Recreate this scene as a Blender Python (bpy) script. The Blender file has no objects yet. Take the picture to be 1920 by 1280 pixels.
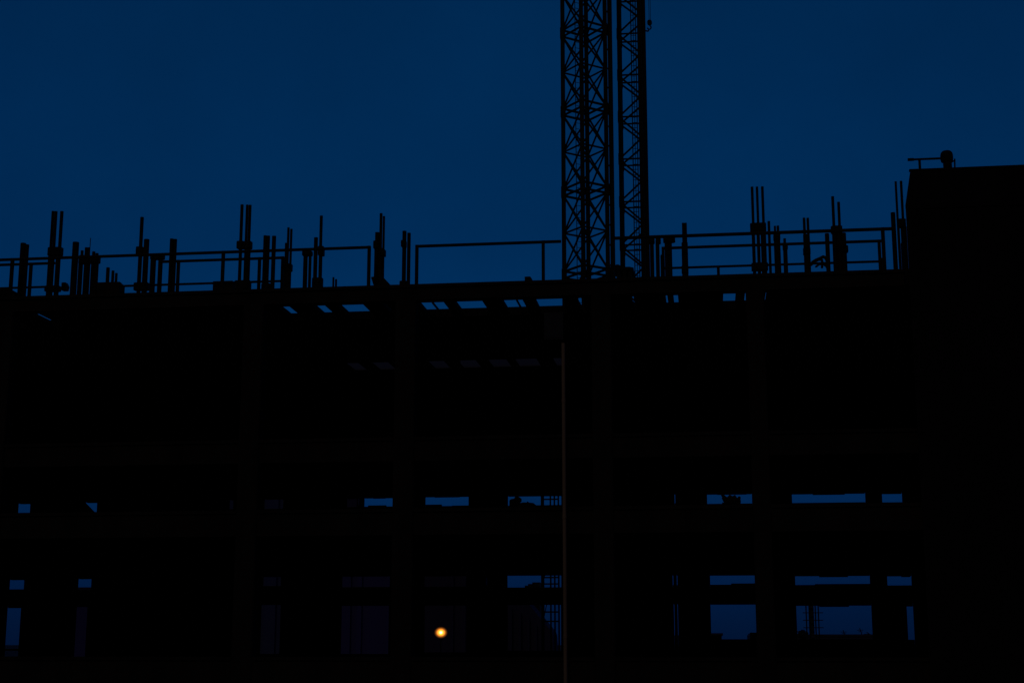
import bpy, math, random
from mathutils import Vector, Matrix
R = math.radians
random.seed(7)
S = bpy.context.scene
COL = S.collection
# ------------------------------------------------------------------ camera
F, PITCH, YAW = 2800.0, R(11.45), R(7.4)
CAM = Vector((0, 0, 1.7))
cd = bpy.data.cameras.new('camera'); cam = bpy.data.objects.new('camera', cd); COL.objects.link(cam)
cam.location = CAM; cam.rotation_euler = (math.pi/2 + PITCH, 0, 0)
cd.sensor_width = 36; cd.lens = 36*F/1920; cd.clip_end = 5000; cd.clip_start = 0.2
S.camera = cam
FW = Vector((0, math.cos(PITCH), math.sin(PITCH))); UP = Vector((0, -math.sin(PITCH), math.cos(PITCH))); RT = Vector((1, 0, 0))
# building frame: u along the facade, d = depth behind the facade, z = height
ORG = Vector((0, 40, 0)); UV = Vector((math.cos(YAW), -math.sin(YAW), 0)); NV = Vector((math.sin(YAW), math.cos(YAW), 0))
def W(u, d, z): return ORG + UV*u + NV*d + Vector((0, 0, z))
def P(px, py, d):
    """survey: (u, z) on the vertical plane d metres behind the facade that was sighted at a photo position"""
    r = FW*F + RT*(px-960) + UP*(640-py)
    t = (d - (CAM-ORG).dot(NV)) / r.dot(NV)
    p = CAM + r*t
    return (p-ORG).dot(UV), p.z
def U(px, py, d): return P(px, py, d)[0]
def Z(py, d, px=960): return P(px, py, d)[1]

# ------------------------------------------------------------------ materials
def mat(name, a, b, rough=.8, scale=3.0, metallic=0, streak=False, bump=0.0):
    m = bpy.data.materials.new(name); m.use_nodes = True
    nt = m.node_tree; n = nt.nodes; l = nt.links
    bs = n['Principled BSDF']; tc = n.new('ShaderNodeTexCoord'); mp = n.new('ShaderNodeMapping')
    l.new(tc.outputs['Object'], mp.inputs[0])
    mp.inputs['Scale'].default_value = (1, 1, .15) if streak else (1, 1, 1)
    no = n.new('ShaderNodeTexNoise'); no.inputs['Scale'].default_value = scale; no.inputs['Detail'].default_value = 8
    l.new(mp.outputs[0], no.inputs['Vector'])
    cr = n.new('ShaderNodeValToRGB'); cr.color_ramp.elements[0].position = .3; cr.color_ramp.elements[1].position = .7
    cr.color_ramp.elements[0].color = (*a, 1); cr.color_ramp.elements[1].color = (*b, 1)
    l.new(no.outputs['Fac'], cr.inputs[0]); l.new(cr.outputs[0], bs.inputs['Base Color'])
    bs.inputs['Roughness'].default_value = rough; bs.inputs['Metallic'].default_value = metallic
    bs.inputs['Specular IOR Level'].default_value = .2
    if bump:
        bp = n.new('ShaderNodeBump'); bp.inputs['Strength'].default_value = bump; bp.inputs['Distance'].default_value = .02
        l.new(no.outputs['Fac'], bp.inputs['Height']); l.new(bp.outputs[0], bs.inputs['Normal'])
    return m
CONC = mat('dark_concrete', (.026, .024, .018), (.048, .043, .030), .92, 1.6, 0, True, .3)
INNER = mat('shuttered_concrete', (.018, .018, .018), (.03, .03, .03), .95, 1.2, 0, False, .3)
BLOCK = mat('rendered_block', (.014, .0135, .013), (.024, .023, .022), .95, .8, 0, True, .2)
STEEL = mat('rusty_steel', (.02, .011, .009), (.035, .02, .015), .7, 6)
DARKST = mat('dark_steel', (.012, .011, .011), (.022, .02, .02), .6, 8)
PAINT = mat('crane_paint', (.02, .018, .016), (.03, .026, .02), .6, 5)
WOOD = mat('site_timber', (.03, .022, .014), (.05, .036, .022), .9, 4, 0, True)
TAN = mat('tan_pole', (.46, .35, .20), (.56, .43, .25), .7, 3, 0, True)
CAB = mat('grey_cabinet', (.045, .05, .055), (.07, .075, .08), .6, 2)
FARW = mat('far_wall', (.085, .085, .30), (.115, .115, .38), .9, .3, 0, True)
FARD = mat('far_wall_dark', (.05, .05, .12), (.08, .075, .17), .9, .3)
GLASS = mat('far_window_glass', (.02, .02, .03), (.04, .04, .05), .3, 1)
GROUND = mat('site_ground', (.03, .027, .022), (.06, .052, .042), .95, .7, 0, False, .4)
LEAF = mat('dark_leaves', (.02, .03, .015), (.04, .06, .03), .9, 3)
def dim_sheet_mat():
    m = bpy.data.materials.new('dimming_sheet'); m.use_nodes = True; n = m.node_tree.nodes; l = m.node_tree.links
    n.remove(n['Principled BSDF']); t = n.new('ShaderNodeBsdfTranslucent'); t.inputs[0].default_value = (.38, .36, .34, 1)
    l.new(t.outputs[0], n['Material Output'].inputs[0]); return m
DIM_SHEET = dim_sheet_mat()
def emit(name, c, s):
    m = bpy.data.materials.new(name); m.use_nodes = True; n = m.node_tree.nodes; l = m.node_tree.links
    n.remove(n['Principled BSDF']); e = n.new('ShaderNodeEmission'); e.inputs[0].default_value = (*c, 1); e.inputs[1].default_value = s
    l.new(e.outputs[0], n['Material Output'].inputs[0]); return m
def glow(name, c, s):
    m = bpy.data.materials.new(name); m.use_nodes = True; n = m.node_tree.nodes; l = m.node_tree.links
    n.remove(n['Principled BSDF']); e = n.new('ShaderNodeEmission'); e.inputs[0].default_value = (*c, 1); e.inputs[1].default_value = s
    l.new(e.outputs[0], n['Material Output'].inputs['Volume']); return m

# ------------------------------------------------------------------ mesh builder
class MB:
    def __init__(s): s.v = []; s.f = []
    def add(s, vs, fs):
        o = len(s.v); s.v += [tuple(x) for x in vs]; s.f += [tuple(o+i for i in f) for f in fs]; return s
    def box(s, u0, u1, d0, d1, z0, z1):
        if u1 < u0: u0, u1 = u1, u0
        if z1 < z0: z0, z1 = z1, z0
        v = [(u0,d0,z0),(u1,d0,z0),(u1,d1,z0),(u0,d1,z0),(u0,d0,z1),(u1,d0,z1),(u1,d1,z1),(u0,d1,z1)]
        return s.add(v, [(3,2,1,0),(4,5,6,7),(0,1,5,4),(1,2,6,5),(2,3,7,6),(3,0,4,7)])
    def prism(s, poly, d0, d1):
        """polygon in (u, z), extruded in depth"""
        n = len(poly); v = [(u,d0,z) for u,z in poly] + [(u,d1,z) for u,z in poly]
        return s.add(v, [tuple(range(n)), tuple(range(2*n-1, n-1, -1))] + [(i, i+n, (i+1)%n+n, (i+1)%n) for i in range(n)])
    def vprism(s, poly, z0, z1):
        """polygon in (u, d), extruded upwards"""
        n = len(poly); v = [(u,d,z0) for u,d in poly] + [(u,d,z1) for u,d in poly]
        return s.add(v, [tuple(range(n-1,-1,-1)), tuple(range(n, 2*n))] + [(i, (i+1)%n, (i+1)%n+n, i+n) for i in range(n)])
    def cbox(s, u0, u1, d0, d1, z0, z1):
        c = min(u1-u0, d1-d0)*.22
        s.vprism([(u0+c,d0),(u1-c,d0),(u1,d0+c),(u1,d1-c),(u1-c,d1),(u0+c,d1),(u0,d1-c),(u0,d0+c)], z0, z1); return s
    def tube(s, p, q, r, n=10, r2=None):
        p = Vector(p); q = Vector(q); r2 = r if r2 is None else r2
        a = (q-p).normalized(); x = a.orthogonal().normalized(); y = a.cross(x)
        v = []
        for c, rr in ((p, r), (q, r2)):
            for i in range(n):
                t = 2*math.pi*i/n; v.append(c + x*(rr*math.cos(t)) + y*(rr*math.sin(t)))
        return s.add(v, [tuple(range(n-1,-1,-1)), tuple(range(n, 2*n))] + [(i, (i+1)%n, (i+1)%n+n, i+n) for i in range(n)])
    def pipe(s, p, z0, z1, ro, n=12, wall=.15):
        """upright hollow pipe"""
        u, d = p; ri = ro*(1-wall); v = []
        for rr, zz in ((ro,z0),(ro,z1),(ri,z1),(ri,z1-.3)):
            for i in range(n):
                t = 2*math.pi*i/n; v.append((u+rr*math.cos(t), d+rr*math.sin(t), zz))
        f = [(k*n+i, k*n+(i+1)%n, (k+1)*n+(i+1)%n, (k+1)*n+i) for k in range(3) for i in range(n)]
        f += [tuple(range(n-1,-1,-1)), tuple(range(3*n, 4*n))]
        return s.add(v, f)
    def path(s, pts, r, n=8):
        for a, b in zip(pts, pts[1:]): s.tube(a, b, r, n)
        return s
    def lathe(s, c, prof, n=20):
        u, d, z = c; v = []
        for rr, h in prof:
            for i in range(n):
                t = 2*math.pi*i/n; v.append((u+rr*math.cos(t), d+rr*math.sin(t), z+h))
        m = len(prof)
        f = [(k*n+i, k*n+(i+1)%n, (k+1)*n+(i+1)%n, (k+1)*n+i) for k in range(m-1) for i in range(n)]
        f += [tuple(range(n-1,-1,-1)), tuple(range((m-1)*n, m*n))]
        return s.add(v, f)
    def sphere(s, c, r, n=16, m=10, sq=1.0):
        return s.lathe(c, [(max(1e-3, r*math.sin(math.pi*k/m)), -r*sq*math.cos(math.pi*k/m)) for k in range(m+1)], n)
    def build(s, name, material, parent=None, base=None, smooth=False):
        if base is None:
            base = Vector(parent['_b']) if parent is not None else Vector((0,0,0))
        base = Vector(base)
        me = bpy.data.meshes.new(name)
        me.from_pydata([Vector(x)-base for x in s.v], [], s.f); me.update()
        me.materials.append(material)
        if smooth:
            for p in me.polygons: p.use_smooth = len(p.vertices) == 4
            me.set_sharp_from_angle(angle=R(50))
        o = bpy.data.objects.new(name, me); COL.objects.link(o); o['_b'] = tuple(base)
        if parent is not None: o.parent = parent
        else: o.location = W(*base); o.rotation_euler = (0, 0, -YAW)
        return o
def tag(o, label, cat, group=None):
    o['label'] = label; o['category'] = cat
    if group: o['group'] = group
    return o
def thing(name, label, cat, base, group=None):
    o = bpy.data.objects.new(name, None); COL.objects.link(o); o.empty_display_size = .3
    o.location = W(*base); o.rotation_euler = (0, 0, -YAW); o['_b'] = tuple(base)
    return tag(o, label, cat, group)

# ------------------------------------------------------------------ ground
m = MB(); N = 40
g = MB()
for i in range(N):
    for j in range(N): pass
xs = [-2500,-900,-300,-120,-60,-40,-20,0,20,40,60,120,300,900,2500]
ys = [-1500,-400,-100,-45,-30,-15,0,15,30,60,120,300,800,3500]
vs = [(x, y, random.uniform(-.04,.04) if abs(x)<70 and abs(y)<60 else 0) for y in ys for x in xs]
k = len(xs)
g.add(vs, [(j*k+i, j*k+i+1, (j+1)*k+i+1, (j+1)*k+i) for j in range(len(ys)-1) for i in range(k-1)])
gr = g.build('ground', GROUND, None, (0,0,0)); gr['kind'] = 'structure'

# ------------------------------------------------------------------ building frame
U0, U1 = U(-420, 700, 0), U(1775, 700, 11)
DB = 11.0                                   # depth of the rear wall
ZT = Z(526.8, 0); ZB = Z(562.5, .35)            # roof edge beam
ZD = 11.25                                  # deck level behind the kerb of the beam
bld = thing('unfinished_building', 'unfinished concrete frame building with open floors under a bare roof deck', 'building', (0, 0, 0))
b = MB(); b.box(U0, U1, 0, .35, ZB, ZT); b.box(U0, U1, -.05, 0, ZT-.10, ZT-.02)
b.build('roof_edge_beam', CONC, bld)
MBZ = (Z(860, 0), Z(815, 0)); FBZ = (Z(1000, 0), Z(950, 0)); SILL = Z(1231, 0)
colx = [(-435,-395),(-215,-175),(-32,5),(446,484),(737,776),(1112,1150),(1410,1444)]
cols = [(U(a, 900, 0), U(c, 900, 0)) for a, c in colx]
for a, c in cols:
    m = MB(); m.vprism([(a+.03,-.06),(c-.03,-.06),(c,-.03),(c,.40),(a,.40),(a,-.03)], 0, ZB-.002); m.build('column', CONC, bld)
def spans(u0, u1):
    cur = u0
    for a, c in cols:
        if c <= u0 or a >= u1: continue
        if a > cur: yield cur, a
        cur = c
    if cur < u1: yield cur, u1
for name, (z0, z1) in (('spandrel_beam', MBZ), ('floor_edge_beam', FBZ), ('ground_parapet', (0, SILL))):
    for a, c in spans(U0, U1):
        m = MB(); m.box(a+.004, c-.004, 0, .3, z0, z1); m.box(a+.004, c-.004, -.04, 0, z1-.09, z1-.01)
        m.build(name, CONC, bld)
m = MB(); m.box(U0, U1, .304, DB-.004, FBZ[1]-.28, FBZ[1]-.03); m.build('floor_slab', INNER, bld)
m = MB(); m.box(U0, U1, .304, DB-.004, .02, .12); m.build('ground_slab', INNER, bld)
# inner columns half way back, in line with the rear piers
# roof: open strip with joists behind the edge beam, closed deck, second open strip at the rear
D2 = 2.1
gaps = [(-34,0),(46,64),(247,251),(476,479),(515,537),(580,604),(627,676),(711,719),(779,828),(847,901),(937,977),(999,1052),(1079,1088),
        (1182,1187),(1247,1251),(1262,1271),(1357,1381),(1398,1411),(1437.5,1440)]
cur = U0
for gi, (a, c) in enumerate(gaps):
    ua, uc = U(a, 566, .36), U(c, 566, .36)
    if ua - cur > 1.3 :
        m = MB(); m.box(cur, ua, .355, D2, ZD-.12, ZD); m.build('deck_board', WOOD, bld)
    elif ua > cur:
        m = MB(); m.box(cur, ua, .355, D2, ZD-.13, ZD); m.build('roof_joist', WOOD, bld)
    cur = uc
m = MB(); m.box(cur, U1, .355, D2, ZD-.12, ZD); m.build('deck_board', WOOD, bld)
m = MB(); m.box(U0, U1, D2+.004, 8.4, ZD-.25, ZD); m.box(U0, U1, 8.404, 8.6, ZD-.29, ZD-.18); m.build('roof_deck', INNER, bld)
# downstand beams under the closed deck, carried by the columns
for a, c in cols:
    uc = (a+c)/2
    m = MB(); m.box(uc-.15, uc+.15, D2+.1, 8.39, ZD-.6, ZD-.254); m.build('roof_beam', INNER, bld)
for px in (816, 972):
    ua, uc = U(px, 576, 1.5), U(px+2.6, 576, 1.5)
    m = MB(); m.box(ua, uc, .95, D2-.004, ZD-.09, ZD-.04); m.build('joist_stub', WOOD, bld)
gaps2 = [(652,680),(700,735),(805,838),(860,897),(917,954),(967,1010),(1038,1055)]
cur = U0
for a, c in gaps2:
    ua, uc = U(a, 683, 9.25), U(c, 683, 9.25)
    m = MB(); m.box(cur, ua, 8.604, 10.6, ZD-.29, ZD-.19); m.build('roof_joist', INNER, bld); cur = uc
m = MB(); m.box(cur, U1, 8.604, 10.6, ZD-.29, ZD-.19); m.build('roof_joist', INNER, bld)
m = MB(); m.box(U(640,683,9.3), U(1065,683,9.3), 8.62, 10.58, ZD-.165, ZD-.159); m.build('dimming_sheet', DIM_SHEET, bld)  # sheet added over the rear strip so only dim light comes through
m = MB(); m.box(U0, U1, 10.604, DB-.004, ZD-.29, ZD); m.build('roof_beam', INNER, bld)
# rear wall with its rows of openings
row1 = [(34.7,56.4,943.6,961.5),(160.4,181.7,941.5,960),(430.7,437.5,936.5,954),(496,531,935,953.5),(651,669,934,950),(671,674,933,946),(682.5,736,932.7,949),
        (798,878.5,930.3,948),(952.6,1052.4,929,946.6),(1265,1266,925.5,943),(1325.8,1410,925.3,943.6),(1485,1622.4,924.6,941.6),(1654,1691.3,924.6,941)]
row2 = [(18.4,45,1086.5,1104),(147,171,1084.7,1105),(494,526.6,1080.5,1098),(642,731,1079.7,1100),(796,875,1079,1099),(911,913.7,1082,1096),(951.7,1052.4,1078,1100.4),
        (1261.4,1262.5,1078,1096),(1269,1270.2,1078,1096),(1331.5,1416.6,1077.8,1095.2),(1491,1631,1078.8,1095.6),(1663.7,1709,1079.2,1096.6)]
row3 = [(11.5,36.5,1139,1231),(141.5,161.5,1137,1232),(489,525,1133,1225),(640,728.5,1134.6,1225),(796,875,1134,1222),(952,1052,1133,1219),
        (1263.9,1265,1132,1190),(1270.6,1271.7,1132,1190),(1333,1419,1132.5,1197.5),(1494,1635,1134.5,1197.5),(1701.5,1713.5,1136,1198.4)]
m = MB()
def zrow(row, k):       # mean height of the row's top (k=2) or bottom (k=3) edges
    zs = [P((r[0]+r[1])/2, r[k], DB)[1] for r in row]; return sum(zs)/len(zs)
z1t, z1b, z2t, z2b = zrow(row1,2), zrow(row1,3), zrow(row2,2), zrow(row2,3)
z3t, z3b, z3r = zrow(row3,2), zrow(row3[:6],3), zrow(row3[6:],3)
print('rows', z1t, z1b, z2t, z2b, z3t, z3b, z3r)
WT = .22
DR = DB+WT
def rowfill(row, zt, zb, low=None):
    cur, curr = U0, U0
    for a, c, t, bt in row:
        ym = (t+bt)/2
        ua, uc = U(a, ym, DB), U(c, ym, DB); va, vc = U(a, ym, DR), U(c, ym, DR)    # splayed reveals
        if ua > cur + .001: m.vprism([(cur,DB),(ua,DB),(va,DR),(curr,DR)], zb, zt)
        ys = [P((a+c)/2, t, DB)[1], P((a+c)/2, bt, DB)[1]]
        if ys[0] < zt - .005: m.box(ua+.002, uc-.002, DB+.003, DR-.003, ys[0], zt)
        if ys[1] > zb + .005: m.box(ua+.002, uc-.002, DB+.003, DR-.003, zb, ys[1])
        cur, curr = uc, vc
    m.vprism([(cur,DB),(U1,DB),(U1,DR),(curr,DR)], zb, zt)
T1 = max(P((r[0]+r[1])/2, r[2], DB)[1] for r in row1); B1 = min(P((r[0]+r[1])/2, r[3], DB)[1] for r in row1)
T2 = max(P((r[0]+r[1])/2, r[2], DB)[1] for r in row2); B2 = min(P((r[0]+r[1])/2, r[3], DB)[1] for r in row2)
T3 = max(P((r[0]+r[1])/2, r[2], DB)[1] for r in row3); B3 = min(P((r[0]+r[1])/2, r[3], DB)[1] for r in row3)
rowfill(row1, T1, B1); rowfill(row2, T2, B2); rowfill(row3, T3, B3)
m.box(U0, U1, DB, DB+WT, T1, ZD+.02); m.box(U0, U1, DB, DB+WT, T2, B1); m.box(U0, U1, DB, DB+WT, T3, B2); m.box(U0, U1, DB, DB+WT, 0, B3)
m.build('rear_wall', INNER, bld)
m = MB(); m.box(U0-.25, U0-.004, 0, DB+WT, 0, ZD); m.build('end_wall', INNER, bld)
# dropped shuttering and stacked blocks that step the edges of some openings
def step(px0, px1, py0, py1, name, mt):
    u0, za = P(px0, py0, DB-.06); u1, zb = P(px1, py1, DB-.06)
    q = MB(); q.box(u0, u1, DB-.06, DB-.004, za, zb); return q.build(name, mt, bld)
for a in ((1524,1584,920,926.6),(1536,1590,1074,1081),(1536,1592,1130,1136.8),(700,722,928,934),(815,862,926,931.6),(1345,1400,921,926.4),(1690,1707,1075,1081)): step(*a, 'shuttering_board', WOOD)
for a in ((1528,1632,1094.2,1100),(1371,1418,1093,1099),(690,724,947,953),(848,880,947.2,953),(798,828,945.5,953)): step(*a, 'block_course', INNER)
for a in ((1332,1353,1189.5,1200),(1406,1420,1185,1200),(8,36,1215.5,1219)): step(*a, 'sill_piece', INNER)
# diagonal prop behind the second opening
m = MB(); a = P(150, 938, DB-.3); c = P(173, 962, DB-.3); m.tube((a[0],DB-.3,a[1]), (c[0],DB-.3,c[1]), .1, 8); 
a2 = P(155, 952, DB-.3); m.prism([a2, P(163,952,DB-.3), P(176,962,DB-.3), P(155,962,DB-.3)], DB-.35, DB-.25)
m.build('raking_shore', WOOD, bld)

# ------------------------------------------------------------------ plain block on the right
ub0 = U(1697.6, 384, -.6); ZK = P(1699, 384, -.6)[1]; ZRF = P(1706.4, 315.5, -.6)[1]
blk = thing('stair_block', 'dark windowless block with a sloped mansard roof at the right end', 'building', (ub0+3, -.6, 0))
UBE = ub0+9; DE = 9.5
u_in = U(1706.4, 318, -.35)
SL = 3.0
m = MB(); m.vprism([(ub0,-.6),(UBE,-.6),(UBE,DE),(ub0+SL,DE)], 0, ZK-.004)
m.build('wall', BLOCK, blk)
m = MB(); k1 = u_in-ub0
v = [(ub0,-.6,ZK),(UBE,-.6,ZK),(UBE,DE,ZK),(ub0+SL,DE,ZK),(u_in,-.35,ZRF),(UBE-k1,-.35,ZRF),(UBE-k1,DE-.25,ZRF),(u_in+SL,DE-.25,ZRF)]
m.add(v, [(3,2,1,0),(4,5,6,7),(0,1,5,4),(1,2,6,5),(2,3,7,6),(3,0,4,7)]); m.build('mansard_roof', BLOCK, blk)
m = MB(); m.box(u_in-.02, UBE-k1, -.37, -.25, ZRF+.003, ZRF+.05); m.build('coping', DARKST, blk)
m = MB(); m.box(ub0-.004, UBE, -.63, -.603, ZK-.12, ZK-.02); m.build('drip_moulding', BLOCK, blk)
for px in (1738, 1790, 1850, 1905):
    u = U(px, 700, -.6); m = MB(); m.box(u, u+.16, -.64, -.603, 0, ZK-.14); m.build('pilaster_strip', BLOCK, blk)
m = MB(); m.box(U(1694,447,-.3), ub0-.004, -.3, .3, ZT-.5, P(1694,446,-.3)[1]); m.build('ledge', BLOCK, blk)
# roof things on the block
d = .3
c = P(1777, 316, d); t = P(1777, 283.5, d)[1]
cr = (U(1788,290,d)-U(1765.5,290,d))/2
vz = ZRF
vt = thing('roof_vent', 'dark round headed vent cowl on the flat top of the right block', 'roof vent', (c[0], d, vz))
m = MB(); m.lathe((c[0], d, vz+.003), [(cr*.74,0),(cr*.74,.05),(cr*.74,.07),(cr*.74,P(1777,302,.3)[1]-vz)], 20); m.build('neck', DARKST, vt, smooth=True)
zc0 = P(1777,304.5,.3)[1]; hz = t-zc0
m = MB(); m.lathe((c[0]-.01, d, zc0), [(cr*.70,0),(cr*.95,hz*.05),(cr*1.07,hz*.28),(cr*1.07,hz*.62),(cr*.95,hz*.85),(cr*.7,hz*.98),(.01,hz*1.03)], 24); m.build('cowl', DARKST, vt, smooth=True)
a = P(1790, 298, d); c2 = P(1789.5, 314, d)
m = MB(); m.tube((a[0],d,a[1]),(c2[0],d,vz+.01),.022,8); m.tube((a[0]-.0,d,a[1]-.04),(a[0]-.1,d,a[1]-.1),.02,8)
m.cbox(c2[0]-.1,c2[0]+.06,d-.06,d+.06,vz+.006,vz+.09); tag(m.build('vent_bracket', DARKST, None, (c2[0],d,vz)), 'small thin bent rod standing beside the vent cowl on the right block', 'rod')
a = P(1703.5, 300.3, d); e = P(1766, 296.3, d); po = U(1724, 300, d)
rl = thing('roof_rail', 'short single pipe rail on one post beside the vent cowl', 'railing', (po, d, vz))
zr = (a[1]+e[1])/2
m = MB(); m.tube((a[0],d,zr),(e[0]-.02,d,zr),.03,10); m.tube((a[0]-.02,d,zr),(a[0]+.14,d,zr),.042,10); m.build('rail', DARKST, rl)
m = MB(); m.tube((po,d,vz),(po,d,zr-.02),.035,8); m.build('post', DARKST, rl)

# ------------------------------------------------------------------ guard rails on the deck
def guard(label, d, rails, posts, r=.044, name='guard_rail'):
    """rails: (px0, px1, py at px0, py at px1); posts: px (at mid height)"""
    a = rails[0]; ub = U((a[0]+a[1])/2, a[2], d)
    o = thing(name, label, 'guard rail', (ub, d, ZD), 'guard rails along the roof edge')
    tops = []
    for i, (x0, x1, y0, y1) in enumerate(rails):
        p = P(x0, y0, d); q = P(x1, y1, d); z = (p[1]+q[1])/2
        m = MB(); m.tube((p[0],d,z),(q[0],d,z), r if i == 0 else r*.82, 10)
        m.build('top_rail' if i == 0 else 'lower_rail', STEEL, o, smooth=True); tops.append(z)
    for x in posts:
        full = not isinstance(x, tuple); xx = x if full else x[0]
        zz = max(tops) if full else P(xx, x[1], d)[1]
        u = U(xx, 510, d)
        m = MB(); m.box(u-r*.95, u+r*.95, d-r, d+r, ZD, zz + (r*.8 if full else 0)); m.build('post', STEEL, o)
    return o
guard('long front guard rail at the left, ending in a square corner post', .10, [(-60,693,488,465)], [-180,22,417.5,691.5], .044)
guard('two bar rear guard rail behind the left tubes, lower than the front rail', 1.3, [(300,531,491.2,482.8),(225,531,535.6,527.5)], [334,486,529.5], .042)
guard('short two bar guard rail behind the leftmost tube pair', 1.3, [(-60,103,499,493),(-60,90,543,537)], [-40,57.5], .042)
guard('open single bar guard rail left of the tall crane mast with nothing behind it', .10, [(781,1052,462,452.5)], [781.2,1018.7], .044)
guard('long front guard rail right of the crane masts running to the dark block', .10, [(1152,1674,447.5,428)], [1659], .048)
guard('two bar rear guard rail right of the crane masts, below the front bar', 1.3, [(1243,1656,466.5,450.5),(1246,1650,503,490)], [1244,1651,(1347,499),(1577,492)], .042)

# ------------------------------------------------------------------ upright tubes on the deck
GRP = 'upright steel tubes standing on the roof deck'
def cluster(label, d, tubes, collars=(), lower=(), base=(), name='tube_cluster', extra=None):
    """tubes: (px top, py top, width px [, py bottom]); lower: thick sleeves; collars: (x0,x1,y0,y1)"""
    ub = U(tubes[0][0], 520, d)
    o = thing(name, label, 'steel tubes', (ub, d, ZD), GRP)
    for i, t in enumerate(list(tubes)):
        px, py, w = t[:3]; u, z = P(px, py, d); r = (U(px+w/2, py, d)-U(px-w/2, py, d))/2*1.04
        z0 = P(px, t[3], d)[1] if len(t) > 3 else ZD+.001
        dd = d + (.012*((i % 3)-1))
        m = MB(); m.pipe((u, dd), z0, z, r); m.build('tube', STEEL, o, smooth=True)
    for px, py, w in lower:
        u, z = P(px, py, d); r = (U(px+w/2, py, d)-U(px-w/2, py, d))/2*1.03
        m = MB(); m.pipe((u, d+.004), ZD+.002, z, r); m.build('sleeve', STEEL, o, smooth=True)
    for x0, x1, y0, y1 in collars:
        ua, za = P(x0, (y0+y1)/2, d)[0], P((x0+x1)/2, y0, d)[1]; uc, zb = P(x1, (y0+y1)/2, d)[0], P((x0+x1)/2, y1, d)[1]
        m = MB(); m.cbox(ua, uc, d-.13, d+.13, zb, za)
        h = za-zb
        for s in (.25, .75): m.tube((ua+(uc-ua)*s, d-.16, zb+h*.5), (ua+(uc-ua)*s, d-.125, zb+h*.5), .03, 6)
        m.build('clamp', DARKST, o)
    for x0, x1, y0 in base:
        ua = U(x0, 525, d); uc = U(x1, 525, d); za = P((x0+x1)/2, y0, d)[1]
        m = MB(); m.cbox(ua, uc, d-.16, d+.16, ZD+.003, za); m.build('base_shoe', DARKST, o)
    if extra: extra(o, d)
    return o
d1, d2 = .62, 2.2
cluster('leftmost pair of thick plain tubes with slanted tops, first at the left edge', d1, [(44.3,456.3,9.5),(51,458.8,7)])
cluster('tall trio of thin tubes held by a clamp, nearest the left edge', d1, [(99.8,396.2,4.8),(105.2,396.4,5.2),(115.8,396.2,5.8)],
        [(91,117,465,479),(85,113,537,546)], [(96.2,478,10.5),(109,478,7.5)])
cluster('single thick short tube beside the left cluster of thin tubes', d1, [(142.8,454.6,11)])
cluster('dense clamped bundle of short thin tubes with a hair thin aerial, at the left', d2,
        [(154.5,470,5),(161.6,464,4.4),(166.4,464,5),(176.2,472,5.5),(182,475,5.5),(169.5,446,1.4)], [(149,170,480,494),(172,187,481,493)],
        [(151.5,492,8),(164.5,492,9.5),(174,492,6),(181,492,8)])
cluster('three small stub tubes of falling height on the timber stack at the left', d2, [(203,502,6.2),(212,507.5,5),(218,512,4.6)])
cluster('tall single tube clamped to a shorter thick one, left of the paired tubes', d1, [(266.8,407.6,6.2),(275.2,449,9.4)],
        [(256.5,269,464,479),(252,279,531,544)], [(263,478,7)])
cluster('pair of stout tubes under a flat cap just below the left top rail', d2, [(288.5,480,9),(301.5,480,8)], [(283,308,478,486)], [(287.5,487,9.8)])
cluster('thick plain double tube rising above the left rail between two taller groups', d1, [(322.6,448,6.6),(329,448.6,6)])
cluster('tallest clamped trio of tubes in the left half, above the middle rails', d1, [(454.2,384.2,5.6),(463.6,384.2,4.6),(468.8,384.4,5.4)],
        [(445,458,453.5,466),(458.5,472,453.5,466),(441,470,527,542)], [(451,466,6),(464.8,466,10)])
cluster('wide pair of equal thick tubes with a single tube beside it, left half', d1, [(497.5,442,6),(503.3,442.3,6),(513.8,442.6,7.4)], [(491,510,533,545)])
cluster('two slim tubes with a low clamp at the end of the two bar rail', d1, [(541.2,427,4.4),(546.4,429.5,4.4),(536.2,455.5,4)], [(533,547.5,496,508)], [(541,507,10)])
cluster('tall thin tube, thick tube and two capped tubes left of the square corner post', d1,
        [(602.8,405,5.6),(592.6,445.6,7.2),(573,474,8),(582,474,5.4)], [(597.5,607.5,463,479),(567.5,585.5,472,479),(586,605,522,540)], [(601.6,478,6)])
cluster('two tiny stub tubes alone on the roof edge left of the corner post', d1, [(625.4,520,3.6),(630.2,523.5,3.8)])
def gusset(o, d):
    m = MB(); m.prism([P(719,520,d),P(734,536,d),P(734,545,d),P(716,545,d),P(716,520,d)], d-.05, d+.05); m.build('gusset', DARKST, o)
    m = MB(); m.prism([P(696,520,d),P(707,518,d),P(707,545,d),P(704,545,d)], d-.04, d+.04); m.build('gusset', DARKST, o)
cluster('clamped tubes of three heights on a wedge shaped foot right of the corner post', d1, [(714.8,400.4,5.2),(720,405.6,4.2),(707.4,435.8,8)],
        [(701,712,453,466),(713,722.5,469,480)], [(706.5,466,9),(715,466,10)], extra=gusset)
cluster('two thick plain tubes of nearly equal height beside the open single bar rail', d1, [(758.6,433.6,7.4),(767,437,6.4)], [(750,764,528,540),(753,761.5,452,463)])
cluster('row of three short thick tubes with flared caps against the right crane mast', d1, [(1222,449,7.2),(1232.5,449,7),(1240.5,478,4.6)], [(1217,1227.5,448,456),(1229.5,1239,448,456)])
cluster('wide short post with a flared cap and twin cores, second right of the masts', d1, [(1249.2,449,6.6),(1256,449,7)], [(1243.5,1266,447,454)])
cluster('lone straight twin tube rising above the rail right of the crane masts', d1, [(1280.8,418.4,4.5),(1285.4,418.2,4.5)], [(1278,1291,500,512)], [(1283.6,455,11.5)])
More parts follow.
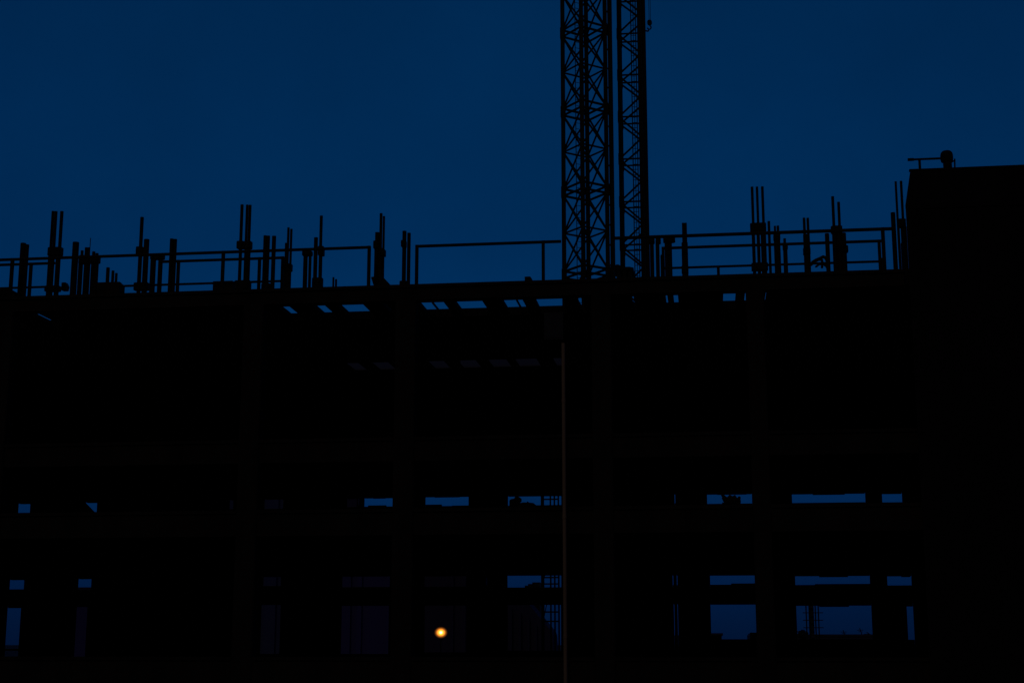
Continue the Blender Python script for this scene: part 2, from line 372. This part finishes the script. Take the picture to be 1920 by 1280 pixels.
cluster('tall open trio of tubes evenly spaced under one clamp, right half', d1, [(1410,350.8,5),(1419.2,350.4,4.6),(1429.3,349.8,5)],
        [(1406.5,1436.5,419.7,434),(1409,1440,494,507)], [(1412,434,5.6),(1421,434,5.2),(1431,434,10)])
cluster('single thin tube just right of the tall open trio', d2, [(1441.4,415,5)])
cluster('pair of thin tubes set in a thick sleeve, right of the tall open trio', d2, [(1452.8,424,4),(1458.4,423.4,4.8)], [(1450,1463,441,450)], [(1456.5,441,12)])
cluster('lowest thin tube of the group right of the tall open trio, with a thicker sleeve', d2, [(1471,447.5,5)], [(1467.5,1477,458,467)], [(1472,460,8)])
cluster('two close parallel tubes merging into one stout post, right half', d1, [(1507.4,408.8,5),(1514.4,408.8,4.8)], [(1506,1519.5,466,477)], [(1511.5,440,11.5)])
cluster('two thin tubes of unequal height on a broad post beside the hose coil', d1, [(1561,368.8,5.4),(1572.2,379,5.2)],
        [(1558,1579,425,437),(1577,1590,462,473)], [(1564,437,8),(1573,437,10),(1581,437,10),(1550.5,438,8)])
cluster('rightmost two leaning thin tubes and a thick one against the dark block', d1, [(1674,399,8.4),(1679.3,340.4,4.2),(1689.4,339.4,4.8)],
        [(1682,1698,412,426)], [(1694,425,11),(1683.5,412,5)])
cluster('tiny thin stub at the foot of the last rail post on the right', d1, [(1652.6,484,3)])

# loose things on the deck
def stack(label, px0, px1, ytop, d, n, name='timber_stack'):
    ua, uc = U(px0, ytop, d), U(px1, ytop, d); z = P((px0+px1)/2, ytop, d)[1]
    o = thing(name, label, 'timber', ((ua+uc)/2, d, ZD), 'stacks of timber on the roof')
    h = (z-ZD)/n
    for i in range(n):
        j = random.uniform(-.05,.05); k2 = random.uniform(-.05,.05)
        m = MB()
        for q in range(3): m.box(ua-j*(i>0)+q*.02, uc+k2*(i>0)-q*.03, d-.3+q*.2, d-.12+q*.2, ZD+.002+i*h, ZD+(i+1)*h-.01)
        m.build('board', WOOD, o)
stack('low ragged timber stack on the roof under three stub tubes at left', 190, 229, 532.5, d2, 3)
stack('low dark timber stack on the roof left of the tallest left trio', 405, 440, 530.5, d2, 3)
d = .5
m = MB(); m.prism([P(985,521.5,d),P(995.5,521,d),P(998.5,525,d),P(998.5,534,d),P(985.5,534,d)], d-.18, d+.18)
m.box(U(986,524,d),U(997,524,d),d-.2,d-.181,P(990,530,d)[1],P(990,527,d)[1]); tag(m.build('site_box', DARKST, None, (U(991,525,d),d,ZD)), 'small dark box on the roof edge left of the crane mast', 'box')
d = 3.6
ua, uc = U(1155,505,d), U(1189,505,d)
o = thing('winch_unit', 'low dark machine on the deck between the feet of the crane masts', 'machine', ((ua+uc)/2, d, ZD))
m = MB(); m.cbox(ua, uc, d-.5, d+.5, P(1170,513,d)[1], P(1170,508,d)[1]); m.build('housing', DARKST, o)
m = MB(); a = P(1165,508,d); m.tube((a[0]-.1,d-.3,a[1]),(a[0]-.1,d+.3,a[1]),.13,14); m.build('drum', DARKST, o)
for q in (ua+.1, uc-.1, (ua+uc)/2):
    m = MB(); m.box(q-.05, q+.05, d-.45, d-.35, ZD, P(1170,513,d)[1]-.002); m.build('leg', DARKST, o)
# hose coil
d = 1.0
o = thing('hose_coil', 'bent loops of thick hose lying between two posts on the right deck', 'hose', (U(1535,497,d), d, ZD))
def hose(pts, r): 
    q = [(*P(x, y, d), k) for k, (x, y) in enumerate(pts)]
    m = MB(); m.path([(u, d+.05*math.sin(k2), z) for u, z, k2 in q], r, 8)
    for u, z, k2 in q: m.sphere((u, d+.05*math.sin(k2), z), r, 8, 6)
    return m
hose([(1521,496),(1524,491),(1530,487),(1537,484.5),(1543,482),(1548,484),(1551,490),(1551,500)], .045).build('loop', DARKST, o)
hose([(1522,493),(1529,489),(1536,486),(1541,487),(1542,494),(1541,502)], .035).build('loop', DARKST, o)
hose([(1530,500),(1536,495),(1544,494.5),(1549,499)], .03).build('loop', DARKST, o)
# small foot between tall trio and single tube at the left
d = d2
m = MB(); m.prism([P(118,531,d),P(125,530.5,d),P(128,537,d),P(126,545,d),P(117,545,d)], d-.1, d+.1); m.tube((U(121,540,d),d-.14,P(121,537,d)[1]),(U(121,540,d),d-.09,P(121,537,d)[1]),.04,8)
tag(m.build('anchor_block', DARKST, None, (U(121,540,d),d,ZD)), 'small dark lump on the deck right of the tall left trio', 'block')
m = MB(); m.prism([P(3,543,d1),P(20,542,d1),P(32,549,d1),P(34,562,d1),P(3,562,d1)], d1-.2, d1+.2)
for k2 in range(3): m.box(U(6+k2*8,550,d1),U(10+k2*8,550,d1),d1-.23,d1-.201,P(8,556,d1)[1],P(8,551,d1)[1])
tag(m.build('tool_chest', DARKST, None, (U(15,550,d1),d1,ZD)), 'low dark chest on the roof at the extreme left edge', 'chest')

# ------------------------------------------------------------------ crane masts
def mast(name, label, corners, d, zs, half, rch, rbr, pattern, extra=None, top=None):
    """corners: four (u, d); zs: section joints"""
    cx = sum(c[0] for c in corners)/4; cy = sum(c[1] for c in corners)/4
    o = thing(name, label, 'crane mast', (cx, cy, 0), 'crane masts behind the building')
    for u, dd in corners:
        m = MB(); m.box(u-rch, u+rch, dd-rch, dd+rch, 0, zs[-1])
        for z in zs[1:-1]: m.box(u-rch*1.22, u+rch*1.22, dd-rch*1.22, dd+rch*1.22, z-.28, z+.28)
        m.build('chord', PAINT, o)
    for i in range(len(zs)-1):
        m = MB(); z0, z1 = zs[i], zs[i+1]
        for k in range(4):
            a = corners[k]; b2 = corners[(k+1) % 4]
            def bar(s0, za, s1, zb, r=rbr):
                pa = (a[0]+(b2[0]-a[0])*s0, a[1]+(b2[1]-a[1])*s0, za); pb = (a[0]+(b2[0]-a[0])*s1, a[1]+(b2[1]-a[1])*s1, zb)
                m.tube(pa, pb, r, 6)
            pattern(bar, z0, z1, k)
        m.build('lattice_section', PAINT, o)
    if extra: extra(o)
    return o
def patx(bar, z0, z1, k):
    g2 = .17; h = (z1-z0)/2
    bar(0, z0+g2, 1, z0+g2, .062); bar(0, z1-g2, 1, z1-g2, .062); bar(0, z0+h, 1, z0+h)
    bar(0, z0+g2, 1, z0+h); bar(1, z0+g2, 0, z0+h); bar(0, z0+h, 1, z1-g2); bar(1, z0+h, 0, z1-g2)
def patz(bar, z0, z1, k):
    h = (z1+z0)/2; g2 = .06
    if k == 2: bar(1, z0+g2, 0, h-g2); bar(0, h+g2, 1, z1-g2)
    elif k % 2: bar(1, z0+g2, 0, h); bar(0, h, 1, z1-g2)
    else: bar(0, z0+g2, 1, h-g2); bar(1, h+g2, 0, z1-g2)
    if k % 2: bar(0, h, 1, z0+.2, .036)
    bar(0, z0, 1, z0, .045)
d = 30.0
uL, uN, uR = U(1056,300,d), U(1092,300,d), U(1137,300,d)
s1, s2 = uN-uL, uR-uN
crn = [(uL, d), (uN, d-s2), (uR, d-s2+s1), (uL+s2, d+s1)]
# scale near/far corners back on to their sight lines
def fix(px, dd): return (U(px, 300, dd), dd)
crn = [fix(1056.5, d), fix(1092, d-s2), fix(1137.3, d-s2+s1), fix(1101.5, d+s1)]
joint = [514, 367, 220, 61]
zj = [P(1100, y, d)[1] for y in joint]; step_ = (zj[3]-zj[0])/3
zs = [zj[0]+step_*k2 for k2 in range(-4, 8)]; zs = [0] + [z for z in zs if z > 1.2]
def duct(o):
    u, dd = fix(1147, d-s2+s1+.2)
    m = MB(); m.box(u-.12, u+.1, dd-.1, dd+.1, 0, zs[-1]); m.build('cable_duct', DARKST, o)
    m = MB(); z = .5
    while z < zs[-1]:
        m.box(fix(1139, dd)[0], u-.092, dd-.03, dd+.03, z, z+.07); z += 1.0
    m.build('duct_bracket', DARKST, o)
    # ladder inside the mast against the near corner
    cx = crn[0][0]*.35+crn[1][0]*.65+.12; cy = crn[0][1]*.2+crn[1][1]*.45+crn[3][1]*.35
    m = MB(); w2 = .17
    for q in (-w2, w2): m.tube((cx+q*.8, cy+q*.6, 1), (cx+q*.8, cy+q*.6, zs[-1]-.2), .022, 6)
    z = 1.2
    while z < zs[-1]-.3: m.tube((cx-w2*.8, cy-w2*.6, z), (cx+w2*.8, cy+w2*.6, z), .014, 5); z += .3
    m.build('ladder', DARKST, o)
mast('crane_mast', 'wide lattice crane mast seen corner on, the left of two', crn, d, zs, 2, .098, .048, patx, duct)
d = 33.0
f1, f2 = fix(1163.5, d), fix(1203.5, d); wd = f2[0]-f1[0]
crn2 = [f1, f2, fix(1209.5, d+wd), fix(1166, d+wd)]
zj = [P(1185, y, d)[1] for y in (459, 380, 298, 221, 141, 63)]; st2 = (zj[5]-zj[0])/5
zs2 = [zj[0]+st2*k2 for k2 in range(-8, 12)]; zs2 = [0] + [z for z in zs2 if z > .8]
def ladder2(o):
    zt = zs2[-1]
    ua, uc = fix(1187, d+.55)[0], fix(1196, d+.55)[0]
    m = MB(); z = .8
    for u in (ua, uc): m.tube((u,d+.55,.5),(u,d+.55,zt-.2), .028, 6)
    while z < zt-.3: m.tube((ua,d+.55,z),(uc,d+.55,z),.016,5); z += .28
    m.build('ladder', DARKST, o)
    for px in (1191.5, 1199.5):
        u, dd = fix(px, d+.8); m = MB(); m.tube((u,dd,.5),(u,dd,zt-.2),.018,6); m.build('cable', DARKST, o)
    u, dd = fix(1211.8, d-.1); m = MB(); m.box(u-.085,u+.085,dd-.085,dd+.085,0,zt); m.build('guide_rail', DARKST, o)
mast('hoist_mast', 'narrow lattice mast with an inner ladder, the right of two', crn2, d, zs2, 1, .088, .05, patz, ladder2)
# hook hanging beside the masts
d = 31.0
uh, zh = P(1218, 46, d)
hk = thing('crane_hook', 'small black crane hook hanging on thin ropes right of the masts', 'crane hook', (uh, d, zh-.4))
m = MB()
for px in (1216.8, 1219.4): u = U(px, 20, d); m.tube((u+ (.0),d,zh+.1),(u,d,P(1217,-600,d)[1]),.013,5)
m.build('rope', DARKST, hk)
m = MB(); m.cbox(uh-.09,uh+.09,d-.08,d+.08,zh-.02,zh+.16); m.tube((uh-.0,d-.1,zh+.09),(uh,d+.1,zh+.09),.12,14); m.build('block', DARKST, hk)
pts = []
for k2 in range(10):
    t = R(70 - k2*27); pts.append((uh-.02+.09*math.cos(t)+.0, d, zh-.17+.10*math.sin(t)))
m = MB(); m.path([(uh,d,zh)]+pts, .034, 8); m.build('hook', DARKST, hk)
m = MB(); a = P(1215, 59, d); c = P(1207, 57.5, d); m.tube((a[0],d,a[1]),(c[0],d+.0,c[1]),.04,8); m.tube((a[0]+.04,d,a[1]+.05),(a[0],d,a[1]),.04,8); m.build('tag_line_bar', DARKST, hk)

# ------------------------------------------------------------------ pole and cabinet on the facade
d = -.22
u = U(1058.3, 960, d); zt = P(1058, 643, d)[1]
o = thing('scaffold_pole', 'tall thin tan pole standing in front of the dark facade below the masts', 'pole', (u, d, 0))
zc = [0, 1.9, 5.0, 8.1, zt]
for za, zb in zip(zc, zc[1:]):
    m = MB(); m.tube((u,d,za),(u,d,zb-.004),.052,14); m.build('pole_length', TAN, o, smooth=True)
m = MB()
for z in zc[1:-1]: m.tube((u,d,z-.05),(u,d,z+.05),.059,14)
m.build('coupling', TAN, o)
m = MB(); m.tube((u+.05,d,.02),(u+.05,d,.1),.1,12); m.build('base_plate', DARKST, o)
ua, za = P(1020, 586, -.2); uc, zb = P(1056, 636, -.2)
o = thing('control_cabinet', 'square grey box fixed below the roof beam at the head of the tan pole', 'cabinet', ((ua+uc)/2, -.2, zb))
m = MB(); m.box(ua, uc, -.2, -.064, zb, za); m.build('body', CAB, o)
m = MB(); m.box(ua+.04, uc-.04, -.215, -.203, zb+.04, za-.04); m.build('door', CAB, o)
m = MB(); m.box(ua+.02, uc-.02, -.06, -.004, zb+.2, za-.05); m.build('mounting_plate', DARKST, o)

# ------------------------------------------------------------------ inside: debris on the upper floor
d = 6.0; zf = FBZ[1]-.03
m = MB()
pl = [(1352,927),(1358,929),(1363,933),(1368,928),(1373,931),(1378,928.5),(1381,933),(1389,939),(1388,950),(1360,950),(1362,941)]
m.prism([P(x,y,d) for x,y in pl], d-.25, d+.25)
for k2 in range(14):
    a = P(random.uniform(1356,1384), random.uniform(934,944), d); r2 = random.uniform(.05,.13)
    m.tube((a[0],d+random.uniform(-.4,.4),a[1]-.1),(a[0]+random.uniform(-.15,.15),d+random.uniform(-.4,.4),a[1]+random.uniform(0,.12)),r2*.5,6)
tag(m.build('rubble_heap', WOOD, None, (U(1370,945,d),d,zf)), 'ragged heap of scrap standing in the upper opening right of the pole', 'scrap heap')
m = MB(); m.prism([P(x,y,d) for x,y in [(957,939),(960,936.5),(966,935.5),(967,932.5),(972,931.2),(976,933),(976.5,938),(973,941),(974,952),(957,952)]], d-.25, d+.25)
m.box(U(960,945,d),U(972,945,d),d-.27,d-.251,P(965,948,d)[1],P(965,941,d)[1])
tag(m.build('compactor', DARKST, None, (U(965,945,d),d,zf)), 'hunched dark machine standing in the upper opening left of the scaffold tower', 'machine')
m = MB(); m.prism([P(x,y,d) for x,y in [(975,945),(985,943.2),(990,943.8),(992,941.5),(994,943.6),(1003,944.6),(1008,952),(975,952)]], d-.4, d+.4)
tag(m.build('rubble_pile', WOOD, None, (U(990,945,d),d,zf)), 'low flat pile beside the hunched machine in the upper opening', 'scrap heap')

# ------------------------------------------------------------------ scaffold tower behind the building
d = DB+1.4
o = thing('scaffold_tower', 'slender tube scaffold tower behind the openings just left of the tan pole', 'scaffold', (U(1032,1100,d), d, 0))
zt = P(1030, 905, d)[1]
for px in (1017.5, 1032.5, 1040, 1047.5):
    u = U(px, 1050, d); m = MB(); m.tube((u,d,0),(u,d,zt),.03 if px != 1017.5 else .06,8); m.build('standard', DARKST, o)
ua, uc = U(1017.5,1050,d), U(1048.5,1050,d)
for y in (935.5,1082,1094,1146.5,1164):
    z = P(1030, y, d)[1]; m = MB(); m.tube((ua,d,z),(uc,d,z),.026,8); m.build('ledger', DARKST, o)
for y0, y1 in ((1164,1094),(1094,1020),(1020,950)):
    m = MB(); m.tube((ua,d+.05,P(1030,y0,d)[1]),(U(1032.5,1050,d),d+.05,P(1030,y1,d)[1]),.018,6); m.build('brace', DARKST, o)
# ------------------------------------------------------------------ far buildings seen through the openings
def far(label, px0, px1, ytop, d, dep, mt, wins=(), outline=None, strips=(), group='buildings beyond the site'):
    u0, u1 = U(px0,1150,d), U(px1,1150,d); z = P((px0+px1)/2, ytop, d)[1]
    o = thing('distant_building', label, 'building', ((u0+u1)/2, d, 0), group)
    if outline:
        poly = [P(x,y,d) for x,y in outline]; poly = [(poly[0][0],0)] + poly + [(poly[-1][0],0)]
        q = MB(); q.prism(poly[::-1], d, d+dep); q.build('wall', mt, o)
    else:
        q = MB(); q.box(u0,u1,d,d+dep,0,z); q.build('wall', mt, o)
        q = MB(); q.box(u0-.15,u1+.15,d-.12,d+dep+.1,z+.003,z+.25); q.build('roof', FARD, o)
    for x0, x1, y0, y1 in wins:
        a = P(x0,y0,d); c = P(x1,y1,d); q = MB(); q.box(a[0],c[0],d-.03,d-.004,c[1],a[1]); w_ = q.build('window', FARD, o)
        q = MB(); q.box(a[0]+.12,c[0]-.12,d-.04,d-.033,c[1]+.12,a[1]-.12); q.build('pane', GLASS, w_)
    for x0, x1, y0, y1 in strips:
        a = P(x0,y0,d); c = P(x1,y1,d); q = MB(); q.box(a[0],c[0],d-.25,d-.004,max(c[1],0),a[1]); q.build('pilaster', mt, o)
    return o
far('pale mauve slab seen through the second tall opening from the left', 96, 300, 1108, 48, 14, FARW, [(166,180,1140,1160),(166,180,1180,1200),(120,134,1140,1160)])
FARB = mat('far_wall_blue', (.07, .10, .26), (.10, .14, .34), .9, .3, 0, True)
far('tall dim blue tower seen through the openings right of the second column', 395, 596, 917, 62, 4, FARB, strips=[(503,513,930,1300)])
far('slender stair tower rising above the mauve block left of centre', 640, 668, 920, 70, 2, FARD)
far('wide mauve block seen through the lower openings left of centre', 622, 768, 1052, 56, 6, FARW, strips=[(640,655,1056,1300),(672,676,1056,1300),(727,731,1056,1300)])
far('dim block behind the lit amber lamp, seen through the middle openings', 772, 905, 1056, 57, 8, FARD, strips=[(846,850,1060,1300),(868,873,1060,1300)])
sh = far('dark shed with a steep sloping roof edge behind the scaffold tower', 900, 1040, 1110, 40, 2.5, FARD,
    outline=[(900,1113),(956,1113),(966,1101),(1033,1182),(1036,1190),(1038,1225)], strips=[(957,961,1140,1300),(974,978,1148,1300),(990,994,1160,1300),(1005,1008,1172,1300)])
m = MB(); dd = 43.5
for x0, x1, y0 in ((984,990,1097),(990,1000,1094),(998,1012,1091)): m.box(U(x0,1100,dd),U(x1,1100,dd),dd,dd+1.2,0,P(x0,y0,dd)[1])
tag(m.build('roof_plant', DARKST, None, (U(998,1100,dd),dd,0)), 'stepped dark tank block behind the sloping shed beside the scaffold', 'tank')
far('low flat roofed range along the horizon under the distant lattice tower', 1470, 1690, 1192.3, 150, 20, FARD, [(1500+28*k2,1512+28*k2,1196,1200) for k2 in range(4)])
far('small far roof at the lower left of the wide opening right of the pole', 1318, 1352, 1190.5, 130, 12, FARD)
far('small far roof at the lower right of the wide opening right of the pole', 1406, 1440, 1186, 125, 12, FARD, outline=[(1406,1190),(1408,1186),(1409,1187),(1424,1186),(1440,1187)])
for k2, (px, yt, lab) in enumerate(((1583,1180,'thin roof aerial on the low far range, left of three'),(1614,1176.5,'leaning thin roof aerial on the low far range, middle of three'),(1627,1184,'short stubby roof aerial on the low far range, right of three'))):
    d = 151.0; u, z = P(px, yt, d); zb_ = P(px, 1192.3, 150)[1]+.25
    m = MB(); m.tube((u+.1*k2,d,zb_),(u-.15,d,z),.06,6,.045); m.tube((u-.45,d,z-.25),(u+.3,d,z-.25),.035,6); m.tube((u-.3,d,z-.45),(u+.2,d,z-.45),.035,6)
    tag(m.build('roof_aerial', DARKST, None, (u,d,zb_)), lab, 'aerial', 'aerials on the far roof')
# distant lattice tower
d = 140.0
u0, u1 = U(1512,1160,d), U(1535,1160,d); zt = P(1520,1112,d)[1]
o = thing('lattice_tower', 'far off scaffold clad tower rising over the low roofs at the right', 'tower', ((u0+u1)/2, d, 0))
for u in (u0, u0+(u1-u0)*.25, u1-.35, u1):
    m = MB(); m.box(u-.07,u+.07,d-.07,d+.07,0,zt); m.build('upright', DARKST, o)
m = MB(); m.box(u0+(u1-u0)*.32,u0+(u1-u0)*.64,d+.3,d+.9,0,zt-.5); m.build('core', FARD, o)
z = 1.0
while z < zt:
    m = MB(); m.box(u0-.4,u1+.5,d-.3,d-.08,z,z+.09); m.build('landing', DARKST, o); z += .85
# far tree
d = 120.0
uc, zc_ = P(1505,1185,d); zb_ = P(1505,1176,d)[1]
o = thing('far_tree', 'small bushy dark tree at the foot of the distant lattice tower', 'tree', (uc, d, 0))
m = MB(); m.tube((uc,d,0),(uc+.05,d,zc_-.2),.13,8,.06)
for k2 in range(5): m.tube((uc,d,zc_-.7),(uc+random.uniform(-.5,.5),d+random.uniform(-.4,.4),zc_+random.uniform(0,.3)),.05,5,.02)
m.build('trunk', WOOD, o)
m = MB()
for k2 in range(420):
    t = Vector((random.gauss(0,1),random.gauss(0,1),random.gauss(0,1))).normalized()*random.uniform(.3,1)
    c = Vector((uc+t.x*.62, d+t.y*.6, zc_-.25+t.z*.55)); a = Vector((random.gauss(0,1),random.gauss(0,1),random.gauss(0,1))).normalized()*.11; b2 = a.orthogonal().normalized()*.07
    m.add([c-a, c+b2, c+a, c-b2], [(0,1,2,3)])
m.build('crown', LEAF, o)

# ------------------------------------------------------------------ the lit lamp
d = 46.0
ul, zl = P(826.7, 1185, d)
k2 = U(836.7,1185,d)-ul
lp = thing('street_lamp', 'glowing round amber street lamp, the only lit light', 'street lamp', (ul, d, 0))
m = MB(); m.sphere((ul,d,zl), k2*.25, 24, 16, .85); m.build('bulb', emit('lamp_bulb', (1,.72,.28), 3.5), lp, smooth=True)
RG = k2*1.4
def globe_halo_mat():  # volume emission fades outward, painting the lamp's glow halo
    m = bpy.data.materials.new('lamp_globe_halo'); m.use_nodes = True; n = m.node_tree.nodes; l = m.node_tree.links
    n.remove(n['Principled BSDF']); e = n.new('ShaderNodeEmission'); e.inputs[0].default_value = (1, .28, .025, 1)
    tc = n.new('ShaderNodeTexCoord'); mp = n.new('ShaderNodeMapping'); mp.inputs['Scale'].default_value = (1/RG, 1/RG, 1/(RG*.85))
    g = n.new('ShaderNodeTexGradient'); g.gradient_type = 'SPHERICAL'; p = n.new('ShaderNodeMath'); p.operation = 'POWER'; p.inputs[1].default_value = 3.2
    q = n.new('ShaderNodeMath'); q.operation = 'MULTIPLY'; q.inputs[1].default_value = 14/RG
    l.new(tc.outputs['Object'], mp.inputs[0]); l.new(mp.outputs[0], g.inputs[0]); l.new(g.outputs['Fac'], p.inputs[0]); l.new(p.outputs[0], q.inputs[0])
    l.new(q.outputs[0], e.inputs[1]); l.new(e.outputs[0], n['Material Output'].inputs['Volume']); return m
m = MB(); m.sphere((ul,d,zl), RG, 32, 20, .85); gl = m.build('globe_halo', globe_halo_mat(), lp, (ul,d,zl), smooth=True); gl.location = (0,0,zl)
zq = zl-RG*.86
m = MB(); m.tube((ul,d,.3),(ul,d,zq-.06),.05,10,.035); m.lathe((ul,d,0),[(.13,0),(.13,.25),(.07,.32)],14); m.build('post', DARKST, lp)
m = MB(); m.lathe((ul,d,zq-.06),[(.05,0),(.12,.03),(.14,.06)],14); m.build('collar', DARKST, lp)
# ------------------------------------------------------------------ sky and light
w = bpy.data.worlds.new('World'); S.world = w; w.use_nodes = True
nt = w.node_tree; n = nt.nodes; l = nt.links
sk = n.new('ShaderNodeTexSky'); sk.sky_type = 'NISHITA'; sk.sun_disc = False
sk.sun_elevation = R(-4); sk.sun_rotation = 0; sk.ozone_density = 6
tc = n.new('ShaderNodeTexCoord'); sp = n.new('ShaderNodeSeparateXYZ'); l.new(tc.outputs['Generated'], sp.inputs[0])
cr = n.new('ShaderNodeValToRGB'); cr.color_ramp.interpolation = 'LINEAR'
mx = n.new('ShaderNodeMath'); mx.operation = 'MAXIMUM'; mx.inputs[1].default_value = .10; l.new(sp.outputs['Z'], mx.inputs[0])
cb = n.new('ShaderNodeCombineXYZ'); l.new(sp.outputs['X'], cb.inputs[0]); l.new(sp.outputs['Y'], cb.inputs[1]); l.new(mx.outputs[0], cb.inputs[2])
nz = n.new('ShaderNodeVectorMath'); nz.operation = 'NORMALIZE'; l.new(cb.outputs[0], nz.inputs[0]); l.new(nz.outputs[0], sk.inputs[0])
# dusk grading by height above the horizon: thick dark air low down, deep blue higher up
STOPS = [(0,.25,.30),(.0162,.32,.37),(.0415,.43,.50),(.0947,.70,.74),(.16,1.15,.88),(.2212,1.50,.975),(.2541,1.59,.985),(.3318,2.05,1.155),(.4119,2.445,1.27),(.6,2.9,1.5)]
e = cr.color_ramp.elements
def stop(x, st): x.color = (.04/3, st[1]/3*1.03, st[2]/3, 1)
e[0].position = 0; stop(e[0], STOPS[0]); e[1].position = .6; stop(e[1], STOPS[-1])
for st in STOPS[1:-1]: stop(e.new(st[0]), st)
l.new(sp.outputs['Z'], cr.inputs[0])
cn = n.new('ShaderNodeTexNoise'); cn.inputs['Scale'].default_value = 7; cn.inputs['Detail'].default_value = 9; cn.inputs['Roughness'].default_value = .62
l.new(tc.outputs['Generated'], cn.inputs['Vector'])
cm = n.new('ShaderNodeMapRange'); cm.inputs[1].default_value = .25; cm.inputs[2].default_value = .75; cm.inputs[3].default_value = 2.76; cm.inputs[4].default_value = 3.24
l.new(cn.outputs['Fac'], cm.inputs[0])       # thin uneven dusk cloud
m1 = n.new('ShaderNodeMix'); m1.data_type = 'RGBA'; m1.blend_type = 'MULTIPLY'; m1.inputs[0].default_value = 1
l.new(sk.outputs[0], m1.inputs[6]); l.new(cr.outputs[0], m1.inputs[7])
bg = n['Background']; l.new(m1.outputs[2], bg.inputs[0]); l.new(cm.outputs[0], bg.inputs[1])
sd = bpy.data.lights.new('town_glow', 'SUN'); so = bpy.data.objects.new('town_glow', sd); COL.objects.link(so)  # weak warm lamp standing in for unseen street light glow behind the camera
sd.energy = .045; sd.angle = R(10); sd.color = (1, .74, .42)
so.rotation_euler = (R(48), 0, R(-20)); so.location = (0, -20, 30)
S.view_settings.view_transform = 'Standard'; S.view_settings.look = 'None'
S.view_settings.exposure = 0; S.view_settings.gamma = 1
for o in bpy.data.objects:
    if '_b' in o: del o['_b']
